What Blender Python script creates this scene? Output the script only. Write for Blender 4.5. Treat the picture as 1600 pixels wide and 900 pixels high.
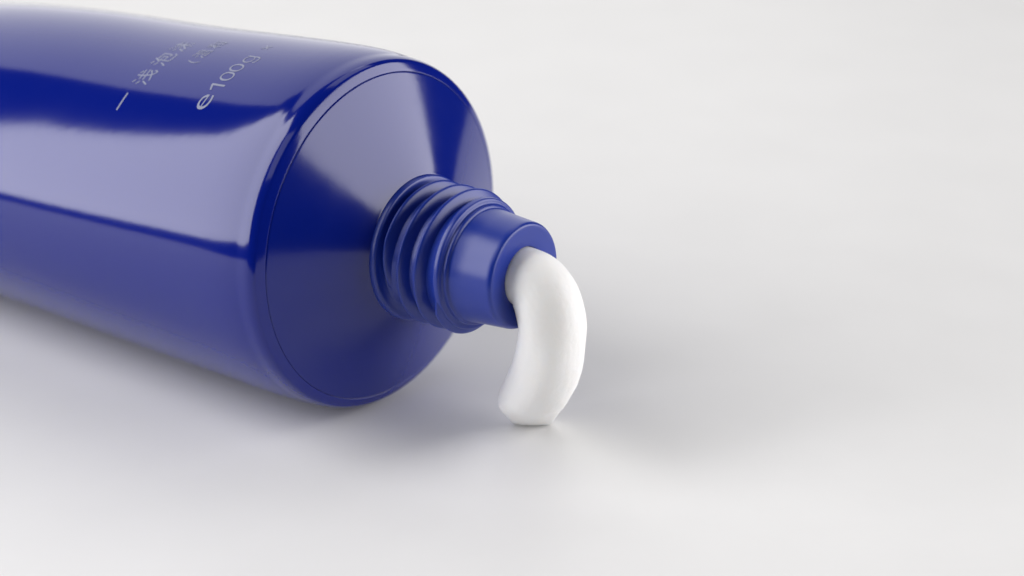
import bpy, bmesh, math, random
from mathutils import Vector, Matrix
random.seed(7)
for o in list(bpy.data.objects):
    bpy.data.objects.remove(o, do_unlink=True)
scene = bpy.context.scene
col = scene.collection
V = Vector

# ------------------------------------------------------------------ frame of reference
# Lengths are written in tube units: one unit is the radius of the seam on the shoulder.
U = 0.0175                                   # metres per tube unit (35 mm tube)
ELEV = math.radians(21.9)                    # camera looks down by this much
AXIS = V((0.7813, -0.6242, 0.0))           # heading of the tube, nozzle towards the camera
TILT = math.radians(0.57)
RB = 1.10                                    # body radius
D_AX = V((AXIS.x * math.cos(TILT), AXIS.y * math.cos(TILT), math.sin(TILT))).normalized()
UP = (V((0, 0, 1)) - D_AX * D_AX.z).normalized()
SIDE = D_AX.cross(UP)                        # towards the front left
SEAM = V((0, 0, RB + 0.010))                 # centre of the shoulder seam


def axis_pt(s, off=V((0, 0, 0))):
    return SEAM + D_AX * s + off


# ------------------------------------------------------------------ camera
cam_d = bpy.data.cameras.new('camera')
cam = bpy.data.objects.new('camera', cam_d)
col.objects.link(cam)
scene.camera = cam
cam_d.sensor_width = 36.0
cam_d.lens = 67.5
cam_d.clip_start = 0.01
cam_d.clip_end = 20.0
_c, _s = math.cos(ELEV), math.sin(ELEV)
# seam centre as seen by the camera: right, up, depth (tube units)
_r, _u, _dp = -0.7556, 0.3030, 11.489
cam_pos = SEAM - V((1, 0, 0)) * _r - V((0, _s, _c)) * _u - V((0, _c, -_s)) * _dp
cam.location = cam_pos * U
cam.rotation_euler = (math.pi / 2 - ELEV, 0, 0)
cam_d.dof.use_dof = True
cam_d.dof.focus_distance = 11.05 * U
cam_d.dof.aperture_fstop = 18.0
cam_d.dof.aperture_blades = 9

# ------------------------------------------------------------------ world, studio lamps and two added lights
world = bpy.data.worlds.new('World')
scene.world = world
world.use_nodes = True
bg = world.node_tree.nodes['Background']
bg.inputs['Color'].default_value = (1.0, 1.0, 1.0, 1)
bg.inputs['Strength'].default_value = 0.03


def softbox(name, pos, facing, w, h, radiance, colour=(1, 1, 1), lean=0.0):
    """A rectangular studio softbox, centre and size in tube units; lean tips its top towards the back."""
    l = bpy.data.lights.new(name, 'AREA')
    l.shape = 'RECTANGLE'
    l.size, l.size_y = w * U, h * U
    l.energy = radiance * math.pi * (w * U) * (h * U)
    l.color = colour
    o = bpy.data.objects.new(name, l)
    col.objects.link(o)
    o.location = V(pos) * U
    z = -V(facing).normalized()
    x = V((0, 0, 1)).cross(z).normalized()
    y = z.cross(x)
    rot = Matrix((x, y, z)).transposed()
    o.rotation_euler = (rot @ Matrix.Rotation(math.radians(lean), 3, 'Z')).to_euler()
    return o


softbox('softbox_key', (-24, -2.0, 23.0), (1, 0, 0), 18, 46, 5.3, (1.0, 0.982, 0.99), lean=14)
softbox('softbox_side', (40, -2.9, 12.3), (-1, 0, 0), 44.5, 29, 5.0, (1.0, 0.975, 0.985))
softbox('softbox_back', (-10, 32, 24), (0.38, -1, -0.15), 46, 52, 1.15, (1.0, 0.995, 0.985))
softbox('added_top_light', (8, 13, 30), (-0.15, -0.25, -1), 16, 16, 1.1, (1.0, 0.995, 0.985))  # added light, only there to brighten the far part of the table
softbox('added_front_fill', (-8, -14, 23), (0.33, 0.58, -1), 16, 14, 1.1, (1.0, 0.995, 0.985))  # added fill, only there to lift the shadow in front of the tube

vs = scene.view_settings
vs.view_transform = 'Standard'
vs.look = 'None'
vs.exposure = 0.07
vs.gamma = 1.0
vs.use_curve_mapping = False


# ------------------------------------------------------------------ materials
def new_mat(name):
    m = bpy.data.materials.new(name)
    m.use_nodes = True
    nt = m.node_tree
    return m, nt, nt.nodes['Principled BSDF']


def bump_noise(nt, b, scale, strength, dist, detail=3.0):
    tc = nt.nodes.new('ShaderNodeTexCoord')
    n = nt.nodes.new('ShaderNodeTexNoise')
    n.inputs['Scale'].default_value = scale
    n.inputs['Detail'].default_value = detail
    nt.links.new(tc.outputs['Object'], n.inputs['Vector'])
    bp = nt.nodes.new('ShaderNodeBump')
    bp.inputs['Strength'].default_value = strength
    bp.inputs['Distance'].default_value = dist
    nt.links.new(n.outputs['Fac'], bp.inputs['Height'])
    nt.links.new(bp.outputs['Normal'], b.inputs['Normal'])
    return tc, n


def plastic(name, colour, rough, grain, spread=0.04):
    m, nt, b = new_mat(name)
    b.inputs['Base Color'].default_value = (*colour, 1)
    b.inputs['IOR'].default_value = 1.5
    tc, n = bump_noise(nt, b, 900.0, grain, 0.00003)
    wv = nt.nodes.new('ShaderNodeTexNoise')              # faint unevenness of the moulded wall
    wv.inputs['Scale'].default_value = 90.0
    wv.inputs['Detail'].default_value = 1.0
    nt.links.new(tc.outputs['Object'], wv.inputs['Vector'])
    wb = nt.nodes.new('ShaderNodeBump')
    wb.inputs['Strength'].default_value = 1.0
    wb.inputs['Distance'].default_value = 0.000022
    nt.links.new(wv.outputs['Fac'], wb.inputs['Height'])
    fine = b.inputs['Normal'].links[0].from_node
    nt.links.new(wb.outputs['Normal'], fine.inputs['Normal'])
    n2 = nt.nodes.new('ShaderNodeTexNoise')
    n2.inputs['Scale'].default_value = 260.0
    n2.inputs['Detail'].default_value = 4.0
    nt.links.new(tc.outputs['Object'], n2.inputs['Vector'])
    mr = nt.nodes.new('ShaderNodeMapRange')
    mr.inputs['To Min'].default_value = rough - spread
    mr.inputs['To Max'].default_value = rough + spread
    nt.links.new(n2.outputs['Fac'], mr.inputs['Value'])
    nt.links.new(mr.outputs['Result'], b.inputs['Roughness'])
    return m


M_body = plastic('blue_tube_plastic', (0.0006, 0.0085, 0.195), 0.105, 0.10, 0.02)
M_shoulder = plastic('blue_shoulder_plastic', (0.0006, 0.009, 0.185), 0.13, 0.10)
M_nozzle = plastic('blue_nozzle_plastic', (0.007, 0.028, 0.275), 0.31, 0.04)

M_ink, nt, b = new_mat('pale_print_ink')
b.inputs['Base Color'].default_value = (0.23, 0.25, 0.37, 1)
b.inputs['Roughness'].default_value = 0.4

M_cream, nt, b = new_mat('white_cream')
b.inputs['Base Color'].default_value = (0.87, 0.87, 0.86, 1)
b.inputs['Roughness'].default_value = 0.55
b.inputs['Subsurface Weight'].default_value = 0.6
b.inputs['Subsurface Radius'].default_value = (1.0, 0.9, 0.8)
b.inputs['Subsurface Scale'].default_value = 0.0018
b.inputs['Specular IOR Level'].default_value = 0.3
bump_noise(nt, b, 1100.0, 0.45, 0.0002, 4.0)

M_table, nt, b = new_mat('white_table')
b.inputs['Roughness'].default_value = 0.55
b.inputs['Specular IOR Level'].default_value = 0.3
tc = nt.nodes.new('ShaderNodeTexCoord')
n = nt.nodes.new('ShaderNodeTexNoise')
n.inputs['Scale'].default_value = 60.0
n.inputs['Detail'].default_value = 6.0
nt.links.new(tc.outputs['Object'], n.inputs['Vector'])
cr = nt.nodes.new('ShaderNodeValToRGB')
cr.color_ramp.elements[0].position = 0.3
cr.color_ramp.elements[0].color = (0.805, 0.805, 0.80, 1)
cr.color_ramp.elements[1].position = 0.7
cr.color_ramp.elements[1].color = (0.83, 0.83, 0.825, 1)
nt.links.new(n.outputs['Fac'], cr.inputs['Fac'])
nt.links.new(cr.outputs['Color'], b.inputs['Base Color'])
n2 = nt.nodes.new('ShaderNodeTexNoise')
n2.inputs['Scale'].default_value = 1600.0
nt.links.new(tc.outputs['Object'], n2.inputs['Vector'])
bp = nt.nodes.new('ShaderNodeBump')
bp.inputs['Strength'].default_value = 0.08
bp.inputs['Distance'].default_value = 0.0001
nt.links.new(n2.outputs['Fac'], bp.inputs['Height'])
nt.links.new(bp.outputs['Normal'], b.inputs['Normal'])


# ------------------------------------------------------------------ mesh helpers
def link_mesh(name, verts, faces, mat, parent=None, smooth=True):
    me = bpy.data.meshes.new(name)
    me.from_pydata([tuple(v) for v in verts], [], faces)
    me.materials.append(mat)
    me.validate()
    bm = bmesh.new()
    bm.from_mesh(me)
    bmesh.ops.recalc_face_normals(bm, faces=bm.faces)
    bm.to_mesh(me)
    bm.free()
    if smooth:
        me.polygons.foreach_set('use_smooth', [True] * len(me.polygons))
    me.update()
    o = bpy.data.objects.new(name, me)
    col.objects.link(o)
    if parent:
        o.parent = parent
    return o


def lerp_profile(pts, n):
    """Catmull-Rom through (s, r) points, n steps per span."""
    out = []
    P = [pts[0]] + list(pts) + [pts[-1]]
    for i in range(1, len(P) - 2):
        a, b_, c, d = P[i - 1], P[i], P[i + 1], P[i + 2]
        for k in range(n):
            t = k / n
            q = []
            for j in (0, 1):
                q.append(0.5 * (2 * b_[j] + (c[j] - a[j]) * t + (2 * a[j] - 5 * b_[j] + 4 * c[j] - d[j]) * t * t
                                + (3 * b_[j] - a[j] - 3 * c[j] + d[j]) * t ** 3))
            out.append(tuple(q))
    out.append(pts[-1])
    return out


def loc(s, th, r, off_up=0.0, ka=1.0, kb=1.0):
    """Point round the tube: th 0 is on top, 90 degrees faces front left. Relative to the tube's base."""
    return (SEAM + D_AX * s + UP * (math.cos(th) * r * kb + off_up) + SIDE * (math.sin(th) * r * ka)) * U


def revolve(prof, seg, section=None):
    verts, faces = [], []
    for (s, r) in prof:
        for k in range(seg):
            th = 2 * math.pi * k / seg
            if section:
                ka, kb, oc = section(s)
                verts.append(loc(s, th, r, oc, ka, kb))
            else:
                verts.append(loc(s, th, r))
    for i in range(len(prof) - 1):
        for k in range(seg):
            k2 = (k + 1) % seg
            faces.append((i * seg + k, i * seg + k2, (i + 1) * seg + k2, (i + 1) * seg + k))
    return verts, faces


# ------------------------------------------------------------------ the table
TX0, TX1, TY0, TY1 = -9.0, 20.0, -5.6, 16.0
bm = bmesh.new()
bmesh.ops.create_cube(bm, size=1.0)
for v in bm.verts:
    v.co = V(((TX0 + TX1) / 2 + v.co.x * (TX1 - TX0), (TY0 + TY1) / 2 + v.co.y * (TY1 - TY0),
              -0.6 + (v.co.z + 0.5) * 0.6)) * U
bmesh.ops.bevel(bm, geom=list(bm.edges), offset=0.06 * U, segments=3, affect='EDGES', profile=0.5)
me = bpy.data.meshes.new('table_surface')
bm.to_mesh(me)
bm.free()
me.materials.append(M_table)
table = bpy.data.objects.new('table_surface', me)
col.objects.link(table)
table['kind'] = 'structure'
table['label'] = 'plain matt white table top under the tube'

# ------------------------------------------------------------------ the tube
tube = bpy.data.objects.new('squeeze_tube', None)
col.objects.link(tube)
tube.empty_display_size = 0.01
tube['label'] = 'glossy dark blue plastic squeeze tube lying uncapped on the white table'
tube['category'] = 'tube'

L_TUBE = 9.0


def body_section(s):
    """Flattening of the body towards the crimp: width factor, height factor, shift along UP."""
    u = min(1.0, max(0.0, -s - 0.05) / L_TUBE)
    t = min(1.0, max(0.0, (-s - 0.15) / 1.9))
    t = t * t * (3 - 2 * t)
    kb = max(0.022, 1.0 - u ** 2.9 - 0.036 * t)
    ka = 1.0 + 0.45 * u ** 4
    x = max(0.0, -s - 0.6)
    return ka, kb, RB * (kb - 1.0) + math.tan(TILT) * x * x / (x + 0.8)


body_prof = [(-L_TUBE - 0.9, RB), (-L_TUBE - 0.45, RB), (-L_TUBE, RB)]
s = -8.7
while s < -0.85:
    body_prof.append((s, RB))
    s += 0.3
rim = [(-0.72, RB), (-0.62, RB), (-0.55, RB), (-0.49, 1.0999), (-0.42, 1.0994), (-0.36, 1.0982), (-0.29, 1.0955), (-0.23, 1.0912),
       (-0.19, 1.0869), (-0.165, 1.0835), (-0.148, 1.0814), (-0.130, 1.0800), (-0.108, 1.0786), (-0.088, 1.0765), (-0.068, 1.0725),
       (-0.050, 1.0665), (-0.037, 1.0595), (-0.030, 1.0535), (-0.024, 1.0445), (-0.010, 1.0190), (-0.0015, 1.0020)]
body_prof += lerp_profile(rim, 5)
# the shallow groove at the seam
body_prof += [(-0.0024, 0.9990), (-0.0055, 0.9982)]
vb, fb = revolve(body_prof, 192, body_section)
body = link_mesh('tube_body', vb, fb, M_body, tube)

# crimp at the far end: pressed ridges across the flat seal
cv, cf = [], []
ka, kb, oc = body_section(-L_TUBE)
for j in range(10):
    s0 = -L_TUBE - 0.06 - j * 0.085
    i0 = len(cv)
    w = RB * ka * 0.985
    for (ds, dz) in ((0.0, 0.022), (-0.02, 0.034), (-0.04, 0.034), (-0.06, 0.022)):
        for sg in (-1, 1):
            cv.append((SEAM + D_AX * (s0 + ds) + UP * (oc + dz) + SIDE * (w * sg)) * U)
    for q in range(3):
        cf.append((i0 + 2 * q, i0 + 2 * q + 1, i0 + 2 * q + 3, i0 + 2 * q + 2))
link_mesh('crimp_ridges', cv, cf, M_body, tube, smooth=False)

# cone of the shoulder
sh_prof = [(-0.0055, 0.9975), (-0.0004, 0.9968), (0.0022, 0.9938)] + lerp_profile([(0.004, 0.9905), (0.03, 0.9365), (0.10, 0.790), (0.18, 0.622),
                        (0.235, 0.507), (0.258, 0.459), (0.270, 0.434), (0.282, 0.40)], 5)
vb, fb = revolve(sh_prof, 192)
shoulder = link_mesh('shoulder', vb, fb, M_shoulder, tube)

# nozzle: flange, threaded neck, collar, smooth spout with a thick lip and a bore
RH = 0.172
NS = -0.022                                  # where the nozzle sits along the axis
nz = []
nz += lerp_profile([(0.278, 0.40), (0.281, 0.428), (0.290, 0.437), (0.318, 0.437), (0.329, 0.429), (0.336, 0.397), (0.345, 0.372)], 4)
nz += [(0.36, 0.360), (0.70, 0.357)]
nz += lerp_profile([(0.715, 0.364), (0.720, 0.380), (0.728, 0.388), (0.752, 0.388), (0.763, 0.381), (0.768, 0.360), (0.775, 0.3545),
                    (0.788, 0.3535), (0.795, 0.346), (0.799, 0.338)], 4)
nz += [(0.81, 0.3335), (0.90, 0.326), (0.98, 0.319), (1.04, 0.3145)]
nz += lerp_profile([(1.05, 0.3137), (1.066, 0.3105), (1.077, 0.303), (1.081, 0.294)], 5)
nz += [(1.081, 0.28), (1.081, 0.23)]
nz += lerp_profile([(1.081, RH + 0.012), (1.078, RH + 0.003), (1.070, RH)], 4)
nz += [(1.05, RH), (0.9, RH), (0.6, RH), (0.4, RH), (0.4, 0.02)]
vb, fb = revolve([(q[0] + NS, q[1]) for q in nz], 128)
nozzle = link_mesh('nozzle', vb, fb, M_nozzle, tube)

# screw thread: one rounded ridge wound round the neck
PITCH = -0.125
tv, tf = [], []
th0, th1 = math.radians(840), math.radians(-262)
N = 540
shape = [(-0.036, -0.012), (-0.027, 0.013), (-0.0135, 0.046), (-0.008, 0.0555), (-0.001, 0.059), (0.006, 0.0570), (0.012, 0.049),
         (0.025, 0.019), (0.036, 0.000), (0.041, -0.012)]
for i in range(N + 1):
    f = i / N
    th = th0 + (th1 - th0) * f
    sc = 0.597 + PITCH * (th - math.radians(80)) / (2 * math.pi)
    g = min(1.0, f / 0.05, (1 - f) / 0.02)
    g = max(0.0, g) ** 0.75
    for (ds, dr) in shape:
        tv.append(loc(sc + ds * (0.6 + 0.4 * g), th, 0.359 + (dr * 1.1 + 0.012) * g - 0.012))
m = len(shape)
for i in range(N):
    for j in range(m - 1):
        tf.append((i * m + j, i * m + j + 1, (i + 1) * m + j + 1, (i + 1) * m + j))
tf.append(tuple(range(m)))
tf.append(tuple(N * m + j for j in range(m)))
link_mesh('screw_thread', tv, tf, M_nozzle, nozzle)


# ------------------------------------------------------------------ printed lettering
def glyphs(text, weight=-0.014):
    cu = bpy.data.curves.new('lettering', 'FONT')
    cu.body = text
    cu.size = 1.0
    cu.resolution_u = 4
    cu.offset = weight
    o = bpy.data.objects.new('lettering', cu)
    col.objects.link(o)
    bpy.context.view_layer.update()
    dg = bpy.context.evaluated_depsgraph_get()
    me = bpy.data.meshes.new_from_object(o.evaluated_get(dg))
    bpy.data.objects.remove(o, do_unlink=True)
    bm = bmesh.new()                                     # fine enough to wrap round the tube
    bm.from_mesh(me)
    for lim in (0.25, 0.12):
        ed = [e for e in bm.edges if e.calc_length() > lim]
        bmesh.ops.subdivide_edges(bm, edges=ed, cuts=1)
        bmesh.ops.triangulate(bm, faces=bm.faces)
    bm.to_mesh(me)
    bm.free()
    return me


def print_line(name, items, label):
    """items: (text, s of its baseline, th where it starts, th where it ends, height scale)"""
    verts, faces = [], []
    for text, s_base, tha, thb, size in items:
        if text == '1':                          # a stem with a flag, no foot
            me = bpy.data.meshes.new('stroke')
            me.from_pydata([(0.20, 0, 0), (0.28, 0, 0), (0.28, 0.72, 0), (0.20, 0.72, 0), (0.20, 0.60, 0), (0.0, 0.50, 0), (0.0, 0.59, 0)], [],
                           [(0, 1, 2, 3, 4), (4, 3, 6, 5)])
        else:
            me = glyphs(text, -0.006 if text == 'e' else (-0.014 if ord(text) < 0x3000 else -0.003))
        xs = [v.co.x for v in me.vertices]
        if not xs:
            continue
        x0, x1 = min(xs), max(xs)
        i0 = len(verts)
        for v in me.vertices:
            t = (v.co.x - x0) / max(1e-6, x1 - x0)
            th = math.radians(tha + (thb - tha) * t)
            s_ = s_base - v.co.y * size
            ka_, kb_, oc_ = body_section(s_)
            verts.append(loc(s_, th, RB + 0.0012, oc_, ka_, kb_))
        for p in me.polygons:
            faces.append(tuple(i0 + q for q in p.vertices))
        bpy.data.meshes.remove(me)
    o = link_mesh(name, verts, faces, M_ink, tube, smooth=False)
    o['label'] = label
    return o


# a bar for the dash, as a small quad strip
def dash(s_, tha, thb, w):
    vv, ff = [], []
    for i in range(7):
        th = math.radians(tha + (thb - tha) * i / 6)
        for q in (-1, 1):
            ka_, kb_, oc_ = body_section(s_)
            vv.append(loc(s_ + q * w / 2, th, RB + 0.0014, oc_, ka_, kb_))
    for i in range(6):
        ff.append((2 * i, 2 * i + 1, 2 * i + 3, 2 * i + 2))
    o = link_mesh('printed_dash', vv, ff, M_ink, tube, smooth=False)
    o['label'] = 'pale printed dash before the Chinese lettering'


dash(-1.430, 45.2, 38.4, 0.011)
print_line('printed_characters', [('\u6d45', -1.345, 34.6, 27.6, 0.150), ('\u6ce1', -1.345, 25.6, 18.4, 0.150), ('\u6cab', -1.345, 17.0, 10.2, 0.150)],
           'pale Chinese characters running up over the tube')
print_line('printed_characters', [('(', -1.120, 22.0, 20.6, 0.120), ('\u6e29', -1.120, 19.0, 13.6, 0.115), ('\u548c', -1.120, 12.4, 7.0, 0.115)],
           'small faint characters beside the Chinese line')
print_line('printed_weight', [('e', -0.732, 40.2, 34.2, 0.200), ('1', -0.722, 32.4, 29.6, 0.150), ('0', -0.722, 28.0, 23.6, 0.150), ('0', -0.722, 23.4, 19.2, 0.150),
                              ('\u0261', -0.722, 18.2, 14.0, 0.150), ('\u00d7', -0.735, 8.6, 5.6, 0.140)],
           'pale printed e100g net weight mark')

# ------------------------------------------------------------------ the strand of cream
# centre line in tube units relative to the mouth of the nozzle: right, away from camera, up
MOUTH = axis_pt(1.081 + NS)


def smooth_path(pts, n):
    out = []
    P = [pts[0]] + list(pts) + [pts[-1]]
    for i in range(1, len(P) - 2):
        a, b_, c, d = [V(q) for q in P[i - 1:i + 3]]
        for k in range(n):
            t = k / n
            out.append(0.5 * (2 * b_ + (c - a) * t + (2 * a - 5 * b_ + 4 * c - d) * t * t + (3 * b_ - a - 3 * c + d) * t ** 3))
    out.append(V(pts[-1]))
    return out


bx = SEAM.z + D_AX.z * 1.081                      # height of the mouth
# (right, away, up, radius)
ctrl = [(-0.234, 0.187, 0.00, 0.168), (-0.078, 0.062, 0.00, 0.168), (0.016, -0.012, -0.004, 0.171), (0.075, -0.057, -0.032, 0.182),
        (0.125, -0.085, -0.115, 0.192), (0.150, -0.075, -0.23, 0.195), (0.155, -0.035, -0.36, 0.196), (0.147, 0.03, -0.50, 0.199),
        (0.124, 0.11, -0.64, 0.203), (0.094, 0.20, -0.78, 0.211), (0.062, 0.265, -0.87, 0.213), (0.054, 0.315, -0.945, 0.207), (0.055, 0.352, -1.02, 0.176),
        (0.058, 0.385, -bx + 0.035, 0.140), (0.059, 0.400, -bx + 0.006, 0.124)]
pts = smooth_path([c[:3] for c in ctrl], 6)
rad = [q.x for q in smooth_path([(c[3], 0, 0) for c in ctrl], 6)]
pv, pf = [], []
SEG = 128
refv = SIDE.copy()
for i, p in enumerate(pts):
    t = (pts[min(i + 1, len(pts) - 1)] - pts[max(i - 1, 0)]).normalized()
    end = min(1.0, max(0.0, (i - (len(pts) - 44)) / 24))
    t = t.lerp(V((0, 0, -1)), end).normalized()            # it was sliced off level with the table
    refv = (refv - t * refv.dot(t)).normalized()
    bn = t.cross(refv)
    for k in range(SEG):
        a = 2 * math.pi * k / SEG
        w_ = min(1.0, max(0.0, (i - 14) / 12))
        lump = 1 + w_ * (0.014 * math.sin(3 * a + 0.35 * i) * math.sin(0.13 * i) + 0.010 * math.sin(5 * a - 0.21 * i)
                         + 0.0015 * math.sin(17 * a + 1.3 * math.sin(0.2 * i)) + 0.0012 * math.sin(29 * a + 0.9))
        e_ = min(1.0, max(0.0, (i - (len(pts) - 20)) / 18))          # pinched where it was cut off
        q = (refv * math.cos(a) + bn * math.sin(a)) * rad[i] * lump
        q.y *= 1 - 0.7 * e_
        c_ = (p.x + q.x) + 0.575 * (-0.928 * (p.z + q.z) - 0.373 * (p.y + q.y)) - 0.673     # the slanting slice of the cut end
        if c_ > 0 and i > 30:
            q -= V((1.0, -0.2145, -0.5336)) * (c_ / 1.3307 * 0.80)
        q += MOUTH + p
        q.z = max(q.z, 0.004)
        pv.append(q * U)
for i in range(len(pts) - 1):
    for k in range(SEG):
        k2 = (k + 1) % SEG
        pf.append((i * SEG + k, i * SEG + k2, (i + 1) * SEG + k2, (i + 1) * SEG + k))
pf.append(tuple(range(SEG)))
n_ = (len(pts) - 1) * SEG
pf.append(tuple(n_ + k for k in range(SEG)))
cream = link_mesh('squeezed_cream', pv, pf, M_cream)
cream['label'] = 'thick white strand of cream bending down out of the blue nozzle'
cream['category'] = 'cream'

scene.render.engine = 'CYCLES'
